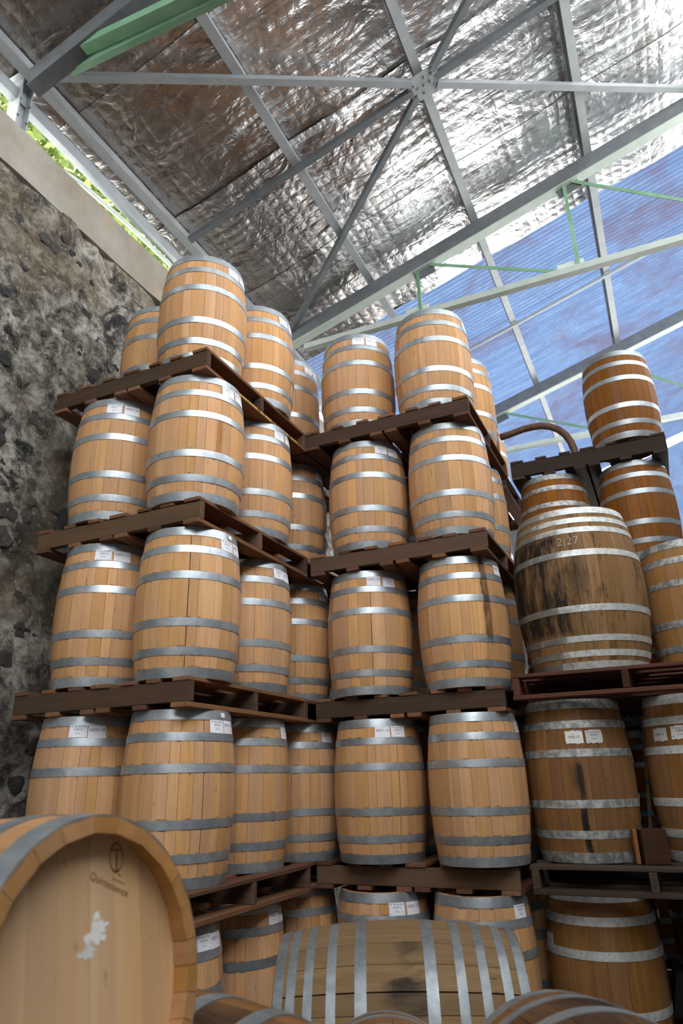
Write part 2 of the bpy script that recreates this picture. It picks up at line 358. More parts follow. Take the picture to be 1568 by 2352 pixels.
def foil_strip(y0, y1, k, XR=XR):
    nx, nyy = 190, 30; V = []; F = []
    for j in range(nyy+1):
        for i in range(nx+1):
            x = XE+(XR-XE)*i/nx; y = y0+(y1-y0)*j/nyy
            e = -.012*math.exp(-((y-y0)/.05)**2)
            V.append((x, y, rz(x)+.165+foil_h(x, y)+e+(k % 2)*.006))
    for j in range(nyy):
        for i in range(nx): a = j*(nx+1)+i; F.append((a, a+1, a+nx+2, a+nx+1))
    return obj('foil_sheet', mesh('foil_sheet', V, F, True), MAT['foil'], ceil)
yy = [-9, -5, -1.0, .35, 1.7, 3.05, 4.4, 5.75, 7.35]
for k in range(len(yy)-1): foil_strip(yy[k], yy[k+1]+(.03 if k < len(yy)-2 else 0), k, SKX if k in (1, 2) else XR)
# blue sheets
t = NT('blue_translucent_sheet'); v = t.coord('Object')
n1 = t.noise(v, .8, 8, .68, .6); n2 = t.noise(v, 24, 6, .78); n3 = t.noise(t.coord('Object', (1, 7, 1)), 1.4, 5, .65); n4 = t.noise(v, 6, 5, .7)
spb = t.n.new('ShaderNodeSeparateXYZ'); t.l.new(v, spb.inputs[0])
c = t.ramp(n3, [(.3, (.018, .031, .058)), (.7, (.031, .049, .081))])
c = t.mix(t.math('MULTIPLY', t.ramp(n1, [(.47, 0), (.64, 1)]), t.ramp(n4, [(.3, .45), (.6, .95)])), c, (.022, .018, .026))
c = t.mix(t.math('MULTIPLY', t.ramp(n2, [(.46, 0), (.64, 1)]), .62), c, (.024, .027, .045))
val = t.math('ABSOLUTE', t.math('SUBTRACT', t.math('FRACT', t.math('DIVIDE', t.math('SUBTRACT', spb.outputs[1], 7.30), .0762)), .5))
c = t.mix(t.math('MULTIPLY', t.smooth(val, .34, .10), .42), c, (.016, .022, .040))
t.n.remove(t.b)
tl = t.add('ShaderNodeBsdfTranslucent', i_0=c); df = t.add('ShaderNodeBsdfDiffuse', i_0=c); mx = t.add('ShaderNodeMixShader', i_0=.22)
t.l.new(tl.outputs[0], mx.inputs[1]); t.l.new(df.outputs[0], mx.inputs[2]); t.l.new(mx.outputs[0], t.n['Material Output'].inputs[0])
MAT['blue'] = t.m
obj_trim2.data.materials[0] = t.m            # the far gable is clad in the same sheets
SW, NC, SG = .762, 10, 8
def roof_sheet(y0, k):
    V = []; F = []; n = NC*SG
    for j, x in enumerate((XE-.06, XE+3.5, XE+7, XR)):
        for i in range(n+1):
            V.append((x, y0+SW*i/n, rz(x)+.178+(k % 2)*.002+.011*math.cos(2*math.pi*i/SG)))
    for j in range(3):
        for i in range(n): a = j*(n+1)+i; F.append((a, a+1, a+n+2, a+n+1))
    return obj('roof_sheet', mesh('roof_sheet', V, F, True), MAT['blue'], ceil)
y = 7.30; k = 0
while y < 15.6: roof_sheet(y, k); y += SW-.006; k += 1
# metal roofing above the foil and the far slope of the roof
rm = plain('roof_sheet_metal', (.35, .36, .36), .5, .3)
for (xa, xb, ya, yb) in ((XE-.06, XR, -9, SKY0), (XE-.06, SKX, SKY0, SKY1), (XE-.06, XR, SKY1, 7.3)):
    obj('roof_cladding', mesh('roof_cladding', [(xa, ya, rz(xa)+.22), (xb, ya, rz(xb)+.22), (xb, yb, rz(xb)+.22), (xa, yb, rz(xa)+.22)], [(0, 1, 2, 3)]), rm, ceil)
t = NT('added_clear_sheet'); t.n.remove(t.b)  # clear sheets of the added skylight
tp = t.add('ShaderNodeBsdfTransparent'); tp.inputs[0].default_value = (.85, .87, .86, 1); gs = t.add('ShaderNodeBsdfDiffuse'); gs.inputs[0].default_value = (.7, .72, .72, 1); mx = t.add('ShaderNodeMixShader', i_0=.12)
t.l.new(tp.outputs[0], mx.inputs[1]); t.l.new(gs.outputs[0], mx.inputs[2]); t.l.new(mx.outputs[0], t.n['Material Output'].inputs[0])
for k in range(5):
    ya = SKY0+k*1.07; yb = ya+1.06
    obj('added_skylight_sheet', mesh('added_skylight_sheet', [(SKX, ya, rz(SKX)+.2), (XR, ya, rz(XR)+.2), (XR, yb, rz(XR)+.2), (SKX, yb, rz(SKX)+.2)], [(0, 1, 2, 3)]), t.m, ceil)

# purlins along the roof
PX = [-3.83+1.345*i for i in range(8)]
ords = ['first', 'second', 'third', 'fourth', 'fifth', 'sixth', 'seventh', 'eighth']
for i, x in enumerate(PX):
    o = bar('purlin', (x, -3, rz(x)+.07), (x, 15.5, rz(x)+.07), .085, .14, MAT['steel'], prof='channel', up=(-math.sin(R_(16.5)), 0, math.cos(R_(16.5))))
    tag(o, f'grey steel roof purlin, {ords[i]} counted up the slope from the stone wall', 'purlin', 'roof purlins')
o = bar('eave_beam', (-3.99, -3, 6.97), (-3.99, 15.5, 6.97), .07, .12, MAT['steel'], prof='channel'); tag(o, 'grey steel eave beam running just above the cream concrete band', 'beam')
o = tube('conduit', [(-4.03, 2.9, 6.66), (-4.03, 3.35, 6.80), (-4.04, 4.0, 6.87), (-4.05, 5.0, 6.90), (-4.05, 7.5, 6.90)], .022, MAT['steel_pale']); tag(o, 'thin pale pipe along the top of the cream concrete band', 'pipe')
# stub columns on the wall
for y, nm in ((2.62, 'nearest the camera, at the foot of the green truss'), (6.58, 'behind the barrel stacks')):
    c = empty('stub_column', (-3.98, y, 6.60)); tag(c, 'short grey steel post on the wall top, ' + nm, 'post')
    o = bar('shaft', (-3.98, y, 6.62), (-3.98, y, 7.12), .13, .11, MAT['steel'], c, up=(0, 1, 0), prof='ibeam', t=.01)
    obj('end_plate', box_mesh(.2, .2, .014, .002), MAT['steel'], c, (0, 0, .53))
    for dy in (-.05, .05):
        for dz in (.12, .3): obj('bolt', box_mesh(.02, .02, .02, .004), MAT['steel_dark'], c, (.062, dy*.9, dz))

# trusses: rafter on top, flat bottom chord, webs between
def truss(y, label, top, bot, web, z0, slope, dep=.20):
    T = empty('roof_truss', (0, y, 0)); tag(T, label, 'truss', 'steel roof trusses')
    def P(x, z): return (x, y, z)
    n_ = (-math.sin(R_(16.5)), 0, math.cos(R_(16.5)))
    bar('rafter', P(-3.75, rz(-3.75)-dep/2-.005), P(XR, rz(XR)-dep/2-.005), .095, dep, top, T, up=n_, prof='channel', t=.01)
    bar('flange_plate', P(-3.75, rz(-3.75)-dep-.012), P(XR, rz(XR)-dep-.012), .125, .014, MAT['steel_pale'] if bot is MAT['steel_pale'] else top, T, up=n_)
    def bz(x): return z0+slope*(x+3.4)
    bar('bottom_chord', P(-3.42, bz(-3.42)), P(XR, bz(XR)), .085, .075, bot, T, prof='angle', t=.012)
    xs = [(-1.88, -1.88), (-1.72, -.30), (-.09, -.09), (.0, 1.62), (1.72, 1.72), (1.82, 3.4)]
    for a, b in xs:
        bar('web', P(a, rz(a)-dep-.01), P(b, bz(b)+.03), .04, .04, web, T, up=(0, 1, 0), prof='angle', t=.008)
    for x in (-1.8, -.05, 1.75):
        o = obj('gusset_plate', box_mesh(.26, .012, .15, .002), top, T, (x, 0, rz(x)-dep-.06)); o.rotation_euler = (0, -R_(16.5), 0)
        obj('gusset_plate', box_mesh(.28, .012, .11, .002), bot, T, (x-.12, 0, bz(x)+.07))
    return T
truss(2.55, 'dark steel roof truss with bright green lower chord above the concrete band', MAT['steel_dark'], MAT['steel_green'], MAT['steel_dark'], 7.06, -.11, .2)
truss(6.56, 'long dark rafter truss crossing the roof where foil meets blue sheets', MAT['steel_dark'], MAT['steel_pale'], MAT['steel_green'], 6.82, -.012)
truss(10.6, 'pale roof truss far back under the blue sheets', MAT['steel_dark'], MAT['steel_pale'], MAT['steel_green'], 6.80, -.012)
g2 = bar('flat_bar', (-3.45, 2.63, 7.01), (XR, 2.63, 6.20), .05, .075, MAT['steel_green']); tag(g2, 'second green steel bar bolted beside the green truss chord', 'bar')
# cross bracing under the foil bay
NX, NY = -1.105, 4.575
def rp(x, y, o=-.03): return (x, y, rz(x)+o)
X = empty('cross_brace', rp(NX, NY, -.03)); tag(X, 'grey steel cross bracing bars meeting at a bolted plate under the foil', 'brace')
un = (-math.sin(R_(16.5)), 0, math.cos(R_(16.5)))
o = obj('gusset_plate', box_mesh(.30, .26, .012, .003), MAT['steel'], X, (0, 0, -.012), (0, -R_(16.5), R_(0)))
for a, b in ((( -3.66, 2.63), (NX-.10, NY-.075)), ((NX+.10, NY+.075), (1.35, 6.45)), ((-3.58, 6.5), (NX-.10, NY+.08)), ((NX+.10, NY-.08), (1.35, 2.65)), ((-3.75, 4.58), (NX-.12, 4.578)), ((NX+.12, 4.575), (3.9, 4.575))):
    bar('brace_bar', rp(*a), rp(*b), .06, .06, MAT['steel_dark'] if b[0] > 2 or a[1] == 6.5 or b[1] == 2.65 or a[1] == 4.58 else MAT['steel'], X, up=un, prof='angle')
for dx, dy in ((-.06, .0), (0, 0), (.06, 0), (-.02, .07), (.02, -.07), (-.09, .06), (.09, -.06), (.09, .05), (-.09, -.05)):
    o = obj('bolt', box_mesh(.022, .022, .016, .004), MAT['steel_dark'], X, (dx, dy, -.024+dx*RZ), (0, -R_(16.5), 0))
o = bar('tie_rod', rp(-3.75, 8.72), rp(3.9, 8.72), .035, .035, MAT['steel'], up=un, prof='angle'); tag(o, 'thin grey tie bar crossing under the blue roof sheets', 'bar')

# tree outside, seen through the gap above the wall
tree = empty('tree', (-6.3, 5.0, FLOOR)); tag(tree, 'bright green leafy tree outside, seen through the gap above the wall', 'tree')
tube('trunk', [(0, 0, 0), (.05, 0, 3.5), (0, .1, 8.6)], .16, plain('bark', (.10, .07, .05), .9), tree)
rl = random.Random(11); V = []; F = []
for k in range(26000):
    p = Vector((rl.gauss(-.2, .5), rl.uniform(-4.2, 3.6), 8.9+rl.uniform(-1.2, 1.3)))
    a = Vector((rl.uniform(-1, 1), rl.uniform(-1, 1), rl.uniform(-1, 1))).normalized(); b = a.orthogonal().normalized(); s = rl.uniform(.05, .10)
    i = len(V); V += [p-a*s, p+b*s*.5, p+a*s, p-b*s*.5]; F.append((i, i+1, i+2, i+3))
t = NT('leaf_green'); c = t.ramp(t.noise(t.coord('Object'), 6, 4, .6), [(.3, (.035, .07, .006)), (.7, (.22, .28, .04))])
t.set(t.b.inputs['Base Color'], c); t.b.inputs['Roughness'].default_value = .6
t.b.inputs['Transmission Weight'].default_value = 0
tag(obj('foliage', mesh('foliage', V, F), t.m, tree), kind='stuff')

# ------------------------------------------------------------------ lettering
def text_mesh(body, size, align='CENTER', off=0.0):
    cu = bpy.data.curves.new('txt', 'FONT'); cu.body = body; cu.size = size; cu.align_x = align; cu.align_y = 'CENTER'; cu.resolution_u = 3; cu.offset = off
    o = bpy.data.objects.new('txt', cu); COL.objects.link(o)
    dg = bpy.context.evaluated_depsgraph_get(); me = o.evaluated_get(dg).to_mesh()
    V = [v.co.copy() for v in me.vertices]; F = [list(p.vertices) for p in me.polygons]
    o.evaluated_get(dg).to_mesh_clear(); bpy.data.objects.remove(o); bpy.data.curves.remove(cu)
    return V, F
def joined(parts):
    V = []; F = []
    for (v, f), dx, dy in parts:
        i = len(V); V += [p+Vector((dx, dy, 0)) for p in v]; F += [[q+i for q in ff] for ff in f]
    return V, F
def rule(w, y, h=.0012): return ([Vector((-w/2, y, 0)), Vector((w/2, y, 0)), Vector((w/2, y+h, 0)), Vector((-w/2, y+h, 0))], [[0, 1, 2, 3]])
def lot(n): return joined([(text_mesh('N\u00b0 de Lot Futs', .0145), 0, .026), (text_mesh(n, .015), 0, .009), (text_mesh('de', .006), 0, -.004), (text_mesh('REG 225', .0085), 0, -.014), (rule(.086, -.0275), 0, 0)])
TXT = {'lot18': lot('2018-16'), 'lot08': lot('2008-04'), 'nov': joined([(text_mesh('NOV. 13', .0235), 0, .010)]), 'mai': joined([(text_mesh('MAI.17', .0235), 0, 0)]), 'chalk': joined([(text_mesh('2|27', .085, off=-.0016), 0, 0)])}

# ------------------------------------------------------------------ barrels
TYPES = {
 'barrel': dict(h=.905, rh=.283, rb=.3235, hoops=[(.032,.057),(.163,.046),(.345,.047),(.655,.047),(.837,.046),(.968,.057)]),
 'old': dict(h=.977, rh=.303, rb=.350, hoops=[(.032,.060),(.165,.048),(.345,.048),(.655,.048),(.835,.048),(.968,.060)]),
 'puncheon': dict(h=1.12, rh=.370, rb=.449, hoops=[(.024,.046),(.088,.040),(.172,.040),(.345,.044),(.685,.044),(.838,.040),(.905,.040),(.974,.050)]),
 'lying_puncheon': dict(h=1.07, rh=.398, rb=.450, hoops=[(.022,.040),(.072,.038),(.140,.038),(.230,.040),(.345,.050),(.620,.050),(.735,.040),(.825,.038),(.910,.038),(.975,.040)]),
}
def prof(ty, z):
    T = TYPES[ty]; q = 2*z/T['h']-1
    return T['rh']+(T['rb']-T['rh'])*(1-q*q)
WID = [10.2, 13.85, 17.43]
CACHE = {}
def stave_mesh(ty, wi):
    k = ('stave', ty, wi)
    if k in CACHE: return CACHE[k]
    T = TYPES[ty]; a = R_(WID[wi])/2-.0026; NS = 10; V = []; F = []; th = .031
    for j in range(NS+1):
        z = T['h']*j/NS; r = prof(ty, z)
        for q in (-1, 0, 1): V.append((r*math.cos(a*q), r*math.sin(a*q), z))
    for j in range(NS):
        for q in (0, 1): F.append((j*3+q, j*3+q+1, j*3+q+4, j*3+q+3))
    ns = len(F); b = len(V)
    for j in range(NS+1):                                # side faces and inner face keep their own vertices
        z = T['h']*j/NS; r = prof(ty, z)
        for rr, q in ((r, -1), (r-th, -1), (r-th, 1), (r, 1)): V.append((rr*math.cos(a*q), rr*math.sin(a*q), z))
    for j in range(NS):
        for q in range(3): F.append((b+j*4+q+1, b+j*4+q, b+j*4+q+4, b+j*4+q+5)[::-1])
    F += [(b, b+1, b+2, b+3), (b+NS*4+3, b+NS*4+2, b+NS*4+1, b+NS*4)]
    me = mesh('stave', V, F); me.polygons.foreach_set('use_smooth', [i < ns for i in range(len(F))]); CACHE[k] = me
    return me
def hoop_mesh(ty, hi):
    k = ('hoop', ty, hi)
    if k in CACHE: return CACHE[k]
    T = TYPES[ty]; zc, w = T['hoops'][hi]; zc *= T['h']; N = 72; V = []; F = []; off = .0022
    rows = [(zc-w/2, -.003), (zc-w/2, off), (zc-w/2, off), (zc, off+.0003), (zc+w/2, off), (zc+w/2, off), (zc+w/2, -.003)]
    for z, d in rows:
        z = min(max(z, .001), T['h']-.001)
        for i in range(N):
            lap = .0016 if i < 5 else 0
            r = prof(ty, z)+d+(lap if d > 0 else 0); V.append((r*math.cos(2*math.pi*i/N), r*math.sin(2*math.pi*i/N), z))
    sm = []
    for j in (0, 2, 3, 5):
        for i in range(N): F.append((j*N+i, j*N+(i+1) % N, (j+1)*N+(i+1) % N, (j+1)*N+i)); sm.append(j in (2, 3))
    for i in (1, 3):                                     # two rivets on the overlap
        a = 2*math.pi*i/N; r = prof(ty, zc)+off+.0016; c = Vector((r*math.cos(a), r*math.sin(a), zc)); n = Vector((math.cos(a), math.sin(a), 0)); u = Vector((-n.y, n.x, 0)); b = len(V)
        for q in range(8): V.append(c+.0058*(math.cos(q*math.pi/4)*u+math.sin(q*math.pi/4)*Vector((0, 0, 1)))-n*.001)
        V.append(c+n*.0035)
        for q in range(8): F.append((b+q, b+(q+1) % 8, b+8)); sm.append(True)
    me = mesh('hoop', V, F); me.polygons.foreach_set('use_smooth', sm); CACHE[k] = me
    return me
def head_mesh(ty):
    k = ('head', ty)
    if k in CACHE: return CACHE[k]
    r = TYPES[ty]['rh']-.022; N = 40
    V = [(r*math.cos(2*math.pi*i/N), r*math.sin(2*math.pi*i/N), z) for z in (-.01, .01) for i in range(N)]
    F = [tuple(range(N))[::-1], tuple(range(N, 2*N))]+[(i, (i+1) % N, (i+1) % N+N, i+N) for i in range(N)]
    CACHE[k] = mesh('head', V, F); return CACHE[k]
def bent(ty, zc, V, off):
    out = []
    for p in V:
        z = zc+p[1]; r = prof(ty, z)+off; a = p[0]/prof(ty, zc); out.append((r*math.cos(a), r*math.sin(a), z))
    return out
def paper_mesh(ty, zc, w, h, torn=0, off=.0042):
    k = ('paper', ty, zc, w, h, torn)
    if k in CACHE: return CACHE[k]
    n, m = 8, 3; V = []; F = []; rr = random.Random(torn)
    for j in range(m+1):
        for i in range(n+1):
            x = -w/2+w*i/n; y = -h/2+h*j/m
            if torn and j in (0, m): y += rr.uniform(-.004, .004)
            if torn and i in (0, n): x += rr.uniform(-.004, .004)
            V.append((x, y))
    B = bent(ty, zc, V, off)
    for j in range(m):
        for i in range(n): a = j*(n+1)+i; F.append((a, a+1, a+n+2, a+n+1))
    CACHE[k] = mesh('paper', B, F, True); return CACHE[k]
def ink_mesh(ty, zc, key, off=.0052):
    k = ('ink', ty, zc, key)
    if k in CACHE: return CACHE[k]
    V, F = TXT[key]; CACHE[k] = mesh('lettering', bent(ty, zc, V, off), F); return CACHE[k]
brng = random.Random(21)
def barrel(name, ty, label, loc, mats=('oak', 'hoop'), labels=(), axis=None, group='oak barrels stacked on pallets', heads=True, spin=None, zl=None, hoopmats=None):
    """barrel > staves, hoops, heads, paper labels (> lettering); z up its own axis from the lower rim"""
    T = TYPES[ty]; rot = None
    if axis is not None:
        rot = Vector((0, 0, 1)).rotation_difference(Vector(axis))
        if spin is not None: rot = rot @ Quaternion((0, 0, 1), spin)
    e = empty(name, loc, rot); tag(e, label, 'barrel', group)
    wm = mats[0] if not isinstance(mats[0], str) else MAT[mats[0]]; hm = mats[1] if not isinstance(mats[1], str) else MAT[mats[1]]
    if callable(wm): wm = wm(e)
    if callable(hm): hm = hm(e)
    ws = [0]*8+[1]*10+[2]*8; brng.shuffle(ws); a = brng.uniform(0, 6.28)
    for w in ws:
        a += R_(WID[w])/2; obj('stave', stave_mesh(ty, w), wm, e, rot=(0, 0, a)); a += R_(WID[w])/2
    ha = brng.uniform(0, 6.28)
    for i in range(len(T['hoops'])):
        obj('hoop', hoop_mesh(ty, i), (hoopmats or {}).get(i, hm), e, rot=(0, 0, ha+brng.uniform(-.12, .12)))
    if heads:
        for z in (.04, T['h']-.04): obj('head', head_mesh(ty), wm, e, (0, 0, z))
    for (kind, ang) in labels:
        zc = round((zl or .902)*T['h'], 4)
        old = kind in ('lot08', 'mai'); w, h = (.106, .080) if old else (.102, .072)
        jz = brng.uniform(-.004, .004)
        p = obj('paper_label', paper_mesh(ty, zc, w, h, 5 if old and kind == 'mai' else (9 if old else 0)), MAT['paper_old' if old else 'paper'], e, (0, 0, jz), (0, 0, R_(ang)))
        obj('lettering', ink_mesh(ty, zc, kind), MAT['ink'], p)
    return e

Z = {0: .12, 1: 1.19, 2: 2.26, 3: 3.33, 4: 4.40}
TIER = {0: 'ground tier', 1: 'second tier', 2: 'third tier', 3: 'fourth tier', 4: 'top tier'}
def std(stack, tier, where, x, y, labels=(), mats=('oak', 'hoop'), look='pale oak barrel', z=None, **kw):
    return barrel('oak_barrel', 'barrel', f'{look}, {TIER[tier]} of {stack}, {where}', (x, y, Z[tier] if z is None else z), mats, labels, **kw)
LEFT, MID_, RIGHT = 'left stack by stone wall', 'middle stack', 'right-hand stack'
G18, NOV = 'lot18', 'nov'
# left stack
std(LEFT, 1, 'front left', -3.34, 3.47, [(G18, -60.6), (NOV, -40)])
st1 = std(LEFT, 1, 'front corner', -2.66, 3.485, [(G18, -11.1), (NOV, 9.4)])
std(LEFT, 1, 'behind the corner barrel', -2.70, 4.21, [(G18, 10.7)])
std(LEFT, 2, 'front left', -3.285, 3.445, [(G18, -57.5), (NOV, -35.4)])
st2 = std(LEFT, 2, 'front corner', -2.631, 3.45, [(G18, -7.2), (NOV, 13.8)])
std(LEFT, 2, 'behind the corner barrel', -2.667, 4.177, [(G18, -10.4), (NOV, 10.1)])
std(LEFT, 3, 'front left', -3.304, 3.439, [(G18, -59.6), (NOV, -37.1)])
def oak_leak(e): return wood('leaked_oak', (.70, .402, .200), (.56, .300, .135), hz=HZ, ob=e, stains=[(-27, 5, .30, .60, (.30, .105, .018), .85, .05), (-24, 15, .38, .62, (.36, .165, .05), .35, .12)])
std(LEFT, 3, 'front corner', -2.627, 3.437, [(G18, -14.1), (NOV, 7.9)], mats=(oak_leak, 'hoop'), look='oak barrel with orange leak stain')
std(LEFT, 3, 'behind the corner barrel', -2.636, 4.131, [(G18, -13), (NOV, 10)])
std(LEFT, 4, 'set back by the wall', -3.328, 3.829)
std(LEFT, 4, 'front corner', -2.684, 3.501, [(G18, -10), (NOV, 11.5)])
std(LEFT, 4, 'behind the corner barrel', -2.639, 4.165, [(G18, -9.6), (NOV, 13)])
std(LEFT, 0, 'front corner', -2.70, 3.50, [(G18, -10.9), (NOV, 9)])
std(LEFT, 0, 'behind the corner barrel', -2.73, 4.22, [(G18, -3.6), (NOV, 17)], hoopmats={3: MAT['hoop_grey']})
REAR = 'rear left stack'
std(REAR, 0, 'in the gap beside the middle stack', -2.70, 4.94)
std(REAR, 1, 'in the gap beside the middle stack', -2.64, 4.90, [(G18, -16.9)])
std(REAR, 2, 'in the gap beside the middle stack', -2.69, 4.90, [(NOV, -6)])
std(REAR, 3, 'in the gap beside the middle stack', -2.73, 4.92, [(G18, -2)])
std(REAR, 4, 'in the gap beside the middle stack', -2.79, 4.93, [(G18, -14), (NOV, 8)])
# middle stack
std(MID_, 0, 'front left', -1.99, 4.90, [(G18, -51.4), (NOV, -28.9)])
std(MID_, 0, 'front right', -1.32, 4.90, [(G18, -25.4)])
std(MID_, 1, 'front left', -1.973, 4.883, [(G18, -40.5), (NOV, -62)])
std(MID_, 1, 'front right', -1.262, 4.85, [(G18, -2)])
std(MID_, 2, 'front left', -2.0, 4.881, [(G18, -37), (NOV, -60.2)])
DR = [(-43, 7, .28, .95, (.045, .016, .006), .95, .08), (-40, 15, .02, .90, (.24, .10, .03), .5, .16)]
def oak_drip(e): return wood('dripped_oak', (.70, .402, .200), (.56, .300, .135), hz=HZ, ob=e, stains=DR[::-1])
def hoop_drip(e): return metal('dripped_hoop', (.36, .40, .43), (.52, .56, .59), metallic=.65, ob=e, stains=[(-43, 6, .30, .95, (.06, .03, .015), .8, .06)])
std(MID_, 2, 'front right', -1.27, 4.88, [(NOV, -11)], mats=(oak_drip, hoop_drip), look='pale oak barrel with dark drip stain')
std(MID_, 3, 'front left', -1.96, 4.86, [(G18, -45.5), (NOV, -23.5)])
std(MID_, 3, 'front right', -1.274, 4.875, [(NOV, -4)])
std(MID_, 4, 'front left', -2.03, 4.897, [(G18, -64.5), (NOV, -42)])
std(MID_, 4, 'front right', -1.331, 4.87, [(NOV, -3)])
for tr_, lb in ((1, []), (2, []), (3, [(G18, 5)]), (4, [(G18, 4)])):
    std(MID_, tr_, 'directly behind the front right barrel', -1.325, 5.66 if tr_ > 1 else 5.58, lb)
for tr_ in (2, 3, 4):
    std(MID_, tr_, 'brown barrel third from the front' if tr_ == 4 else 'third from the front', -1.45, 6.38, [(G18, 0)] if tr_ == 4 else [], mats=('oak_brown', 'hoop'), look='brown oak barrel')
std(MID_, 4, 'fourth from the front', -1.50, 7.06, [(G18, 2)], look='small-looking oak barrel')
for tr_ in (0, 1, 2, 3):
    std(MID_, tr_, 'rear left, in deep shade', -2.0, 5.66 if tr_ > 1 else 5.60)
std(MID_, 0, 'directly behind the front right barrel', -1.325, 5.58)
for tr_ in (0, 1): std(MID_, tr_, 'third from the front', -1.45, 6.40, mats=('oak_brown', 'hoop'), look='brown oak barrel')
# rearmost row, added to block light and keep the gaps dark
for tr_ in (0, 1, 2):
    for x in (-3.3, -2.6, -1.8, -1.1, -.4, .3, 1.0):
        barrel('oak_barrel', 'barrel', 'added oak barrel in the rearmost row, blocking light behind the gaps', (x, 8.18, Z[tr_]), ('oak_brown', 'hoop'), group='added barrels of the rearmost row')
# right stack (older, larger barrels)
HB = 'hoop_old'
def old_drip(e): return wood('dripped_old_oak', (.33, .160, .058), (.21, .098, .034), val=.36, speck=.7, streak=.5, ob=e, stains=[(-82, 4.5, -.05, .60, (.012, .010, .009), .97, .09), (-86, 9, .42, .56, (.03, .02, .015), .7, .15)])
barrel('oak_barrel', 'old', 'old brown oak barrel with black drip, second tier of right-hand stack', (-.648, 5.21, 1.19), (old_drip, HB), [('lot08', -62.5), ('mai', -83.4)], zl=.755)
barrel('oak_barrel', 'old', 'old brown oak barrel cut by the right edge of the photo', (.125, 5.30, 1.19), ('oak_old', 'hoop_white'), [('lot08', -109.5), ('mai', -132.5)], zl=.755)
barrel('oak_barrel', 'old', 'dark oak barrel with whitened hoops, ground tier of right-hand stack', (-.66, 5.30, .053), ('oak_old', 'hoop_white'), [('mai', -150)], zl=.70)
barrel('oak_barrel', 'old', 'dark oak barrel on the ground at the right edge of the photo', (.16, 5.36, .053), ('oak_old', 'hoop_white'))
def hoop_mould(e): return metal('grimy_hoop', (.48, .48, .45), (.74, .75, .73), rough=(.45, .65), metallic=.4, blotch=(.3, .6), bscale=30, spots=.6, ob=e, stains=[(-140, 50, -.1, 1.2, (.11, .095, .07), .75, .9)])
def mouldy(e): return wood('mouldy_oak', (.36, .205, .090), (.23, .125, .052), val=.18, speck=.8, streak=.5, ob=e, mould=(-130, 64, .20, .92))
pu = barrel('large_barrel', 'puncheon', 'large weathered barrel blackened by mould, chalk number on its side, on red pallet', (-.47, 5.15, 2.33), (mouldy, hoop_mould), group=None)
obj('chalk_number', mesh('chalk_number', bent('puncheon', .765*1.12, TXT['chalk'][0], .0015), TXT['chalk'][1]), MAT['chalk'], pu, rot=(0, 0, R_(-88)))
std(RIGHT, 2, 'behind the large weathered barrel', .265, 5.50, mats=('oak_fore', 'hoop_old'), look='brown oak barrel', z=2.33)
# rear right stack
RR = 'rear right stack'
zc_ = {0: .12, 1: 1.215, 2: 2.31, 3: 3.405, 4: 4.50}
for tr_ in (0, 1, 2):
    std(RR, tr_, 'behind the large weathered barrel', -.69, 6.43, mats=('oak_brown', 'hoop'), look='brown oak barrel', z=zc_[tr_])
    std(RR, tr_, 'right of its neighbour, in shade', .03, 6.47, mats=('oak_brown', 'hoop'), look='brown oak barrel', z=zc_[tr_])
std(RR, 3, 'left, behind the large weathered barrel', -.685, 6.43, mats=('oak_brown', 'hoop_old'), look='dark brown oak barrel', z=zc_[3])
std(RR, 3, 'right, under the dark pallet', .03, 6.47, mats=('oak_brown', 'hoop'), look='reddish brown oak barrel', z=zc_[3])
std(RR, 4, 'alone on the dark pallet', .049, 6.39, mats=('oak_brown', 'hoop'), look='brown oak barrel', z=zc_[4])

# stack added out of frame on the right to shade the lower tiers
SIDE = ['nearest', 'second', 'third', 'fourth', 'fifth']
for tr_ in (0, 1):
    for k, y in enumerate((2.50, 3.18, 3.88, 4.56, 5.24)):
        barrel('oak_barrel', 'barrel', f'added oak barrel in the unseen side row shading the stacks, {SIDE[k]}, {TIER[tr_]}', (1.02, y, Z[tr_]), ('oak_brown', 'hoop'), group='added barrels that shade the lower tiers')

# ------------------------------------------------------------------ pallets
prn = random.Random(5)
def pallet(label, x1, y0, ztop, lx, ly, mat, alongx=True, th=.165, group='wooden pallets between the barrel tiers'):
    """x1,y0: front right corner; stringers run along the front when alongx"""
    P = empty('pallet', (x1-lx/2, y0+ly/2, ztop-th)); tag(P, label, 'pallet', group)
    L, Wd = (lx, ly) if alongx else (ly, lx)            # L: stringer length, Wd: deck board length
    td, tb = .024, .028; hs = th-td-tb
    rz_ = 0 if alongx else math.pi/2
    def put(name, me, lx_, ly_, z, rot):
        mt = MAT['stringer'] if mat is MAT['pallet'] and name == 'stringer' else mat
        c, s = math.cos(rz_), math.sin(rz_)
        obj(name, me, mt, P, (c*lx_-s*ly_, s*lx_+c*ly_, z), (0, prn.uniform(-.002, .002), rz_+rot))
    for q in (-1, 0, 1): put('stringer', box_mesh(L, .045, hs, .003), 0, q*(Wd/2-.024), tb+hs/2, math.pi*(q == 1))
    for pos, w in ((-.455, .118), (-.29, .10), (-.13, .10), (.02, .14), (.175, .10), (.31, .10), (.455, .118)):
        put('deck_board', box_mesh(Wd+.012, w, td, .003), pos*L, prn.uniform(-.004, .004), th-td/2, math.pi/2+math.pi*prn.choice((0, 1)))
    for pos, w in ((-.455, .118), (-.245, .10), (-.045, .10), (.045, .10), (.245, .10), (.455, .118)):
        put('bottom_board', box_mesh(Wd+.008, w, tb, .003), pos*L, prn.uniform(-.004, .004), tb/2, math.pi/2+math.pi*prn.choice((0, 1)))
    return P
UND = {0: 'on the floor', 1: 'under the second tier', 2: 'under the third tier', 3: 'under the fourth tier', 4: 'under the top tier'}
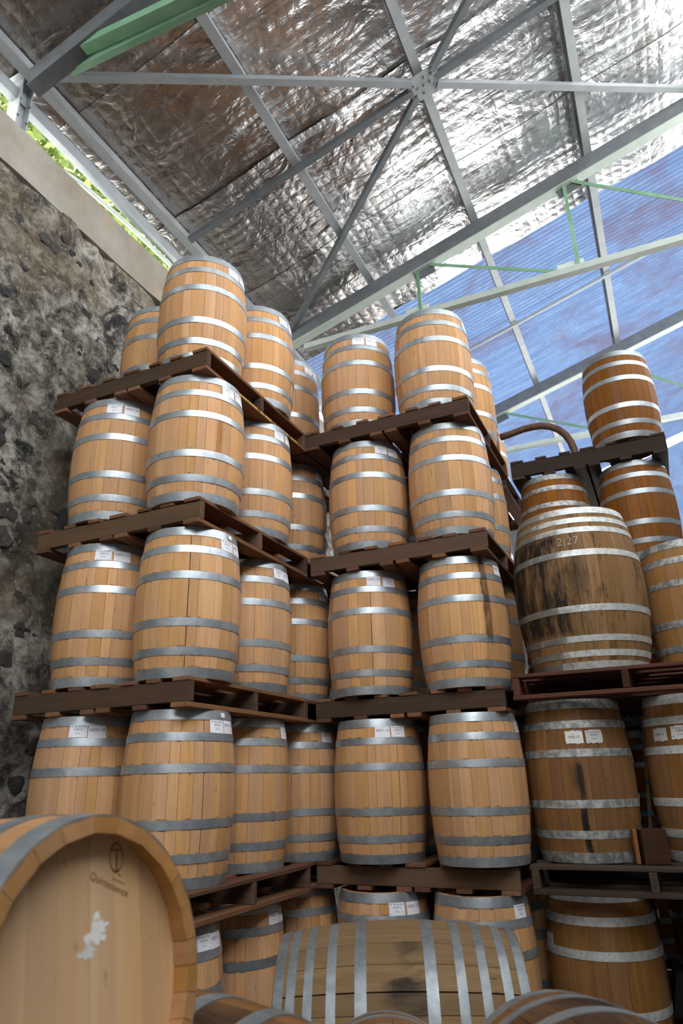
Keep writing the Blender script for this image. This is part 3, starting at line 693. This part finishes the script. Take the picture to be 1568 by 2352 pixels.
for tr_, (dx, dy) in {0: (.012, -.004), 1: (.012, -.004), 2: (-.008, .004), 3: (-.001, .006), 4: (-.003, -.005)}.items():
    PAL_A4 = pallet(f'brown wooden pallet {UND[tr_]} of left stack by stone wall', -2.371+dx, 3.164+dy, Z[tr_], 1.333, 1.398, MAT['pallet'])
    pallet(f'brown wooden pallet {UND[tr_]} of rear left stack', -2.41, 4.585, Z[tr_], 1.32, 1.36, MAT['pallet'])
for tr_, (dx, dy) in {0: (-.03, .10), 1: (-.037, .101), 2: (.005, .031), 3: (.015, -.058), 4: (-.012, -.074)}.items():
    pallet(f'brown wooden pallet {UND[tr_]} of middle stack', -.985+dx, 4.625+dy, Z[tr_], 1.38, 1.36, MAT['pallet'])
for tr_ in (0, 1, 2):
    for x in (-2.25, -.75, .72): pallet('added brown pallet of the rearmost row, blocking light behind the gaps', x, 7.55, Z[tr_], 1.36, 1.3, MAT['pallet_dark'], group='added pallets of the rearmost row')
for tr_ in (0, 1, 2, 3, 4):
    pallet(f'brown wooden pallet {UND[tr_]}, rear of middle stack', -1.06, 6.10, Z[tr_], 1.30, 1.34, MAT['pallet'])
for tr_ in (0, 1):  # pallets of the added row that shades the lower tiers
    pallet(f'added brown pallet of the unseen side row near the camera, {UND[tr_]}', 1.98, 2.15, Z[tr_], 1.34, 1.74, MAT['pallet_dark'])
    pallet(f'added brown pallet of the unseen side row farther back, {UND[tr_]}', 1.98, 3.92, Z[tr_], 1.34, 1.68, MAT['pallet_dark'])
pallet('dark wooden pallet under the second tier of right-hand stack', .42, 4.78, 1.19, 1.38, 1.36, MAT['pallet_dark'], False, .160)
pallet('red-brown wooden pallet carrying the large weathered barrel', .47, 4.74, 2.33, 1.41, 1.38, MAT['pallet_red'], False, .163)
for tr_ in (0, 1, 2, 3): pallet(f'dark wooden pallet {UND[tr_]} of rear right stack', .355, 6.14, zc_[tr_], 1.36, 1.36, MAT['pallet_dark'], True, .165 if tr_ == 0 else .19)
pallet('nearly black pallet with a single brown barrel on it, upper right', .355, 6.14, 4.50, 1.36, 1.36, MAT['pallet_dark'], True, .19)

# ------------------------------------------------------------------ barrels lying in front
yaw, tilt = -.028, .148
na = Vector((math.cos(yaw)*math.cos(tilt), math.sin(yaw)*math.cos(tilt), math.sin(tilt)))
hc = Vector((-1.028, 1.152, 1.36)); H = TYPES['barrel']['h']
fg = barrel('oak_barrel', 'barrel', 'pale oak barrel lying on its side in the left foreground, branded head', hc-na*H, ('oak_fore', 'hoop_grey'), axis=na, group=None, heads=False)
obj('head', head_mesh('barrel'), MAT['oak'], fg, (0, 0, .04))
# head of planks, seen face on: local axes u (right) and w (up) on the head plane
uu = Vector((-math.sin(yaw), math.cos(yaw), 0)); ww = na.cross(uu)
q = fg.rotation_quaternion.to_matrix(); lu = q.transposed() @ uu; lw = q.transposed() @ ww; ang0 = math.atan2(lu.y, lu.x)
rh_ = TYPES['barrel']['rh']-.021
hd = obj('head', mesh('head_rim', *(lambda N, r: ([((r)*math.cos(2*math.pi*i/N), (r)*math.sin(2*math.pi*i/N), z) for z in (-.006, -.004) for i in range(N)], [tuple(range(N))[::-1], tuple(range(N, 2*N))]+[(i, (i+1) % N, (i+1) % N+N, i+N) for i in range(N)]))(48, rh_)), MAT['oak'], fg, (0, 0, H-.050), (0, 0, ang0))
hm_ = wood('head_oak', (.70, .46, .26), (.58, .35, .18), axis='y', val=.07, hue=.002, speck=.55, gscale=.55, streak=.55)
edges = [-rh_, -.20, -.125, -.06, .02, .085, .16, .22, rh_]
for k in range(len(edges)-1):
    a, b = edges[k]+.0004, edges[k+1]-.0004; V = []; n = 10
    for i in range(n+1): x = a+(b-a)*i/n; V.append((x, -math.sqrt(max(0, rh_**2-x*x))))
    for i in range(n, -1, -1): x = a+(b-a)*i/n; V.append((x, math.sqrt(max(0, rh_**2-x*x))))
    m = len(V); VV = [(x, y, z) for z in (-.003, .006) for x, y in V]
    obj('plank', mesh('plank', VV, [tuple(range(m))[::-1], tuple(range(m, 2*m))]+[(i, (i+1) % m, (i+1) % m+m, i+m) for i in range(m)]), hm_, hd)
ZT = .0068
def flat(name, V, F, mat, loc, rot=0): return obj(name, mesh(name, [(v[0], v[1], 0) for v in V], F), mat, hd, (loc[0], loc[1], ZT), (0, 0, rot))
tv, tf = text_mesh('Quintessence', .0205); flat('lettering', tv, tf, MAT['brand'], (.073, .156), R_(-24))
tv, tf = text_mesh('tonnellerie', .008); flat('lettering', tv, tf, MAT['brand'], (.098, .160), R_(-24))
V = []; F = []; N = 40
for i in range(N):
    a = 2*math.pi*i/N
    for s in (1.0, .88): V.append((.0195*s*math.cos(a), .029*(s*.97+.03*(s == 1))*math.sin(a)))
for i in range(N): F.append((2*i, 2*((i+1) % N), 2*((i+1) % N)+1, 2*i+1))
b = len(V); V += [(-.015, .017), (.017, .014), (.017, .011), (-.015, .014)]; F.append((b, b+1, b+2, b+3))
b = len(V); V += [(-.0005, .013), (.004, .0125), (.003, -.028), (-.002, -.028)]; F.append((b, b+1, b+2, b+3))
b = len(V); V += [(-.003, -.026), (.001, -.027), (.010, -.038), (.013, -.036)]; F.append((b, b+1, b+2, b+3))
flat('brand_emblem', V, F, MAT['brand'], (.093, .205))
rr = random.Random(4); V = [(0, 0)]; F = []; N = 34
for i in range(N):
    a = 2*math.pi*i/N; s = rr.uniform(.55, 1.1)*(1 if (i//5) % 2 else .8); V.append((.036*s*math.cos(a), .030*s*math.sin(a)))
for i in range(N): F.append((0, 1+i, 1+(i+1) % N))
flat('paper_remnant', V, F, MAT['paper_old'], (.040, .083), .5)
V2 = [(x*.75-.03, y*.55-.026) for x, y in V]; flat('paper_remnant', V2, F, MAT['paper_old'], (.040, .083), .2)

def lying(label, c, yaw, ty, mats, z_support=True, name='oak_barrel', spin=0.0, hoopmats=None):
    a = Vector((math.cos(yaw), math.sin(yaw), 0)); h = TYPES[ty]['h']
    return barrel(name, ty, label, Vector(c)-a*h/2, mats, axis=a, group=None, spin=spin, hoopmats=hoopmats)
def local_angle(e, w):
    d = e.rotation_quaternion.to_matrix().transposed() @ Vector(w); return math.degrees(math.atan2(d.y, d.x))
def grey_stain(e):
    a = local_angle(e, (.30, -.80, .52)); b = local_angle(e, (.20, -.52, .83))
    return wood('bunghole_stained_oak', (.265, .170, .086), (.180, .110, .052), val=.22, speck=.9, streak=.5, ob=e, stains=[(a, 13, .47, .66, (.018, .014, .011), .96, .3), (b, 9, .53, .64, (.05, .038, .026), .8, .35)])
lying('long weathered barrel with many grey hoops lying in front of stacks', (-1.339, 3.459, .632), .375, 'lying_puncheon', (grey_stain, 'hoop_grey'), name='large_barrel')
def top_stain(e):
    a = local_angle(e, (0, -.3, .95))
    return wood('top_stained_oak', (.22, .105, .040), (.15, .070, .026), val=.3, speck=.8, ob=e, stains=[(a, 36, .12, .78, (.018, .012, .009), .92, .7)])
X1 = ((-1.27, 1.655, .895), -.12); X2 = ((-1.02, 2.47, .60), -1.20); X3 = ((-.215, 1.83, .872), -1.05)
lying('brown barrel top with dark stain just right of foreground barrel', *X1, 'barrel', (top_stain, 'hoop_grey'))
lying('grey-hooped barrel end peeking in at the bottom middle edge', *X2, 'barrel', ('oak_old', 'hoop_grey'))
lying('dark stained barrel top at the bottom edge, right of centre', *X3, 'barrel', (top_stain, 'hoop_grey'))
# timber trestles that carry the lying barrels
def trestle(label, c, yaw, ztop, w=.54, length=.62):
    T = empty('trestle', (c[0], c[1], FLOOR)); T.rotation_euler = (0, 0, yaw); tag(T, label, 'trestle', 'timber trestles under the lying barrels')
    h = ztop-FLOOR
    for s in (-1, 1):
        obj('bearer', box_mesh(.08, w, .08, .004), MAT['pallet_dark'], T, (s*length/2, 0, h-.04), (0, 0, 0))
        for q_ in (-1, 1):
            obj('post', box_mesh(.08, .08, h-.08, .004), MAT['pallet_dark'], T, (s*length/2, q_*(w/2-.05), (h-.08)/2))
            obj('chock', box_mesh(.08, .05, .05, .004), MAT['pallet_dark'], T, (s*length/2, q_*.215, h+.023))
    return T
def under(c, yaw, r_): return c[2]-math.sqrt(max(0, r_**2))
trestle('dark timber trestle under the left foreground barrel', hc-na*H/2, yaw, (hc-na*H/2).z-.385, w=.34)
trestle('low timber trestle under the long weathered barrel', (-1.339, 3.459), .375, .632-.468)
trestle('timber trestle under the stained brown barrel', X1[0], X1[1], X1[0][2]-.328)
trestle('timber trestle under the bottom middle barrel', X2[0], X2[1], X2[0][2]-.328)
trestle('timber trestle under the bottom right barrel', X3[0], X3[1], X3[0][2]-.328)

# ------------------------------------------------------------------ small things
for e_ in (st1, st2): obj('sticker', paper_mesh('barrel', round(.970*.905, 4), .034, .026, 0, .0065), MAT['paper'], e_, rot=(0, 0, R_(-1)))
yp = plain('yellow_paint', (.62, .42, .06), .7); ry = random.Random(8); V = []; F = []
y = -.36
while y < .52:
    w = ry.uniform(.008, .035); i = len(V); z0 = .006+ry.uniform(0, .004); V += [(0, y, z0), (0, y+w, z0), (0, y+w, .022), (0, y, .022)]; F.append((i, i+1, i+2, i+3)); y += w+ry.choice((.006, .012, .05))
obj('paint_mark', mesh('paint_mark', V, F), yp, PAL_A4, (1.333*.455+.118/2+.0008, 0, 0))
PP = [(-1.09, 4.850), (-1.0, 4.861), (-.86, 4.885), (-.76, 4.887), (-.68, 4.880), (-.60, 4.85), (-.53, 4.80), (-.475, 4.73), (-.44, 4.65), (-.42, 4.56), (-.41, 4.46), (-.41, 4.345)]
tube_o = tube('bent_pipe', [(x, 6.27, z) for x, z in PP], .034, MAT['rust'], n=14)
tag(tube_o, 'rusty bent pipe hooking down into the dark upper right pallet', 'pipe')
wd = empty('timber_block', (-.29, 4.97, 1.19)); tag(wd, 'short reddish timber block standing on dark pallet at the right', 'block')
obj('block', box_mesh(.145, .16, .19, .004), MAT['pallet_red'], wd, (.035, .02, .095), (0, 0, .25))
obj('board', box_mesh(.19, .024, .075, .003), MAT['oak_brown'], wd, (-.062, .0, .095), (0, math.pi/2, .25+math.pi/2))
pl = empty('marker_pole', (-.30, 5.66, 1.19)); tag(pl, 'thin wooden pole with blue bands between the old brown barrels', 'pole')
o = obj('pole', box_mesh(.9, .024, .024, .004), MAT['oak_grey'], pl, (.045, 0, .45), (0, -math.pi/2+.10, 0))
bl = plain('blue_tape', (.05, .13, .25), .5)
for z in (.25, .45, .60, .80): obj('band', box_mesh(.04, .027, .027, .002), bl, pl, (.045+(z-.45)*.10, 0, z), (0, -math.pi/2+.10, 0))
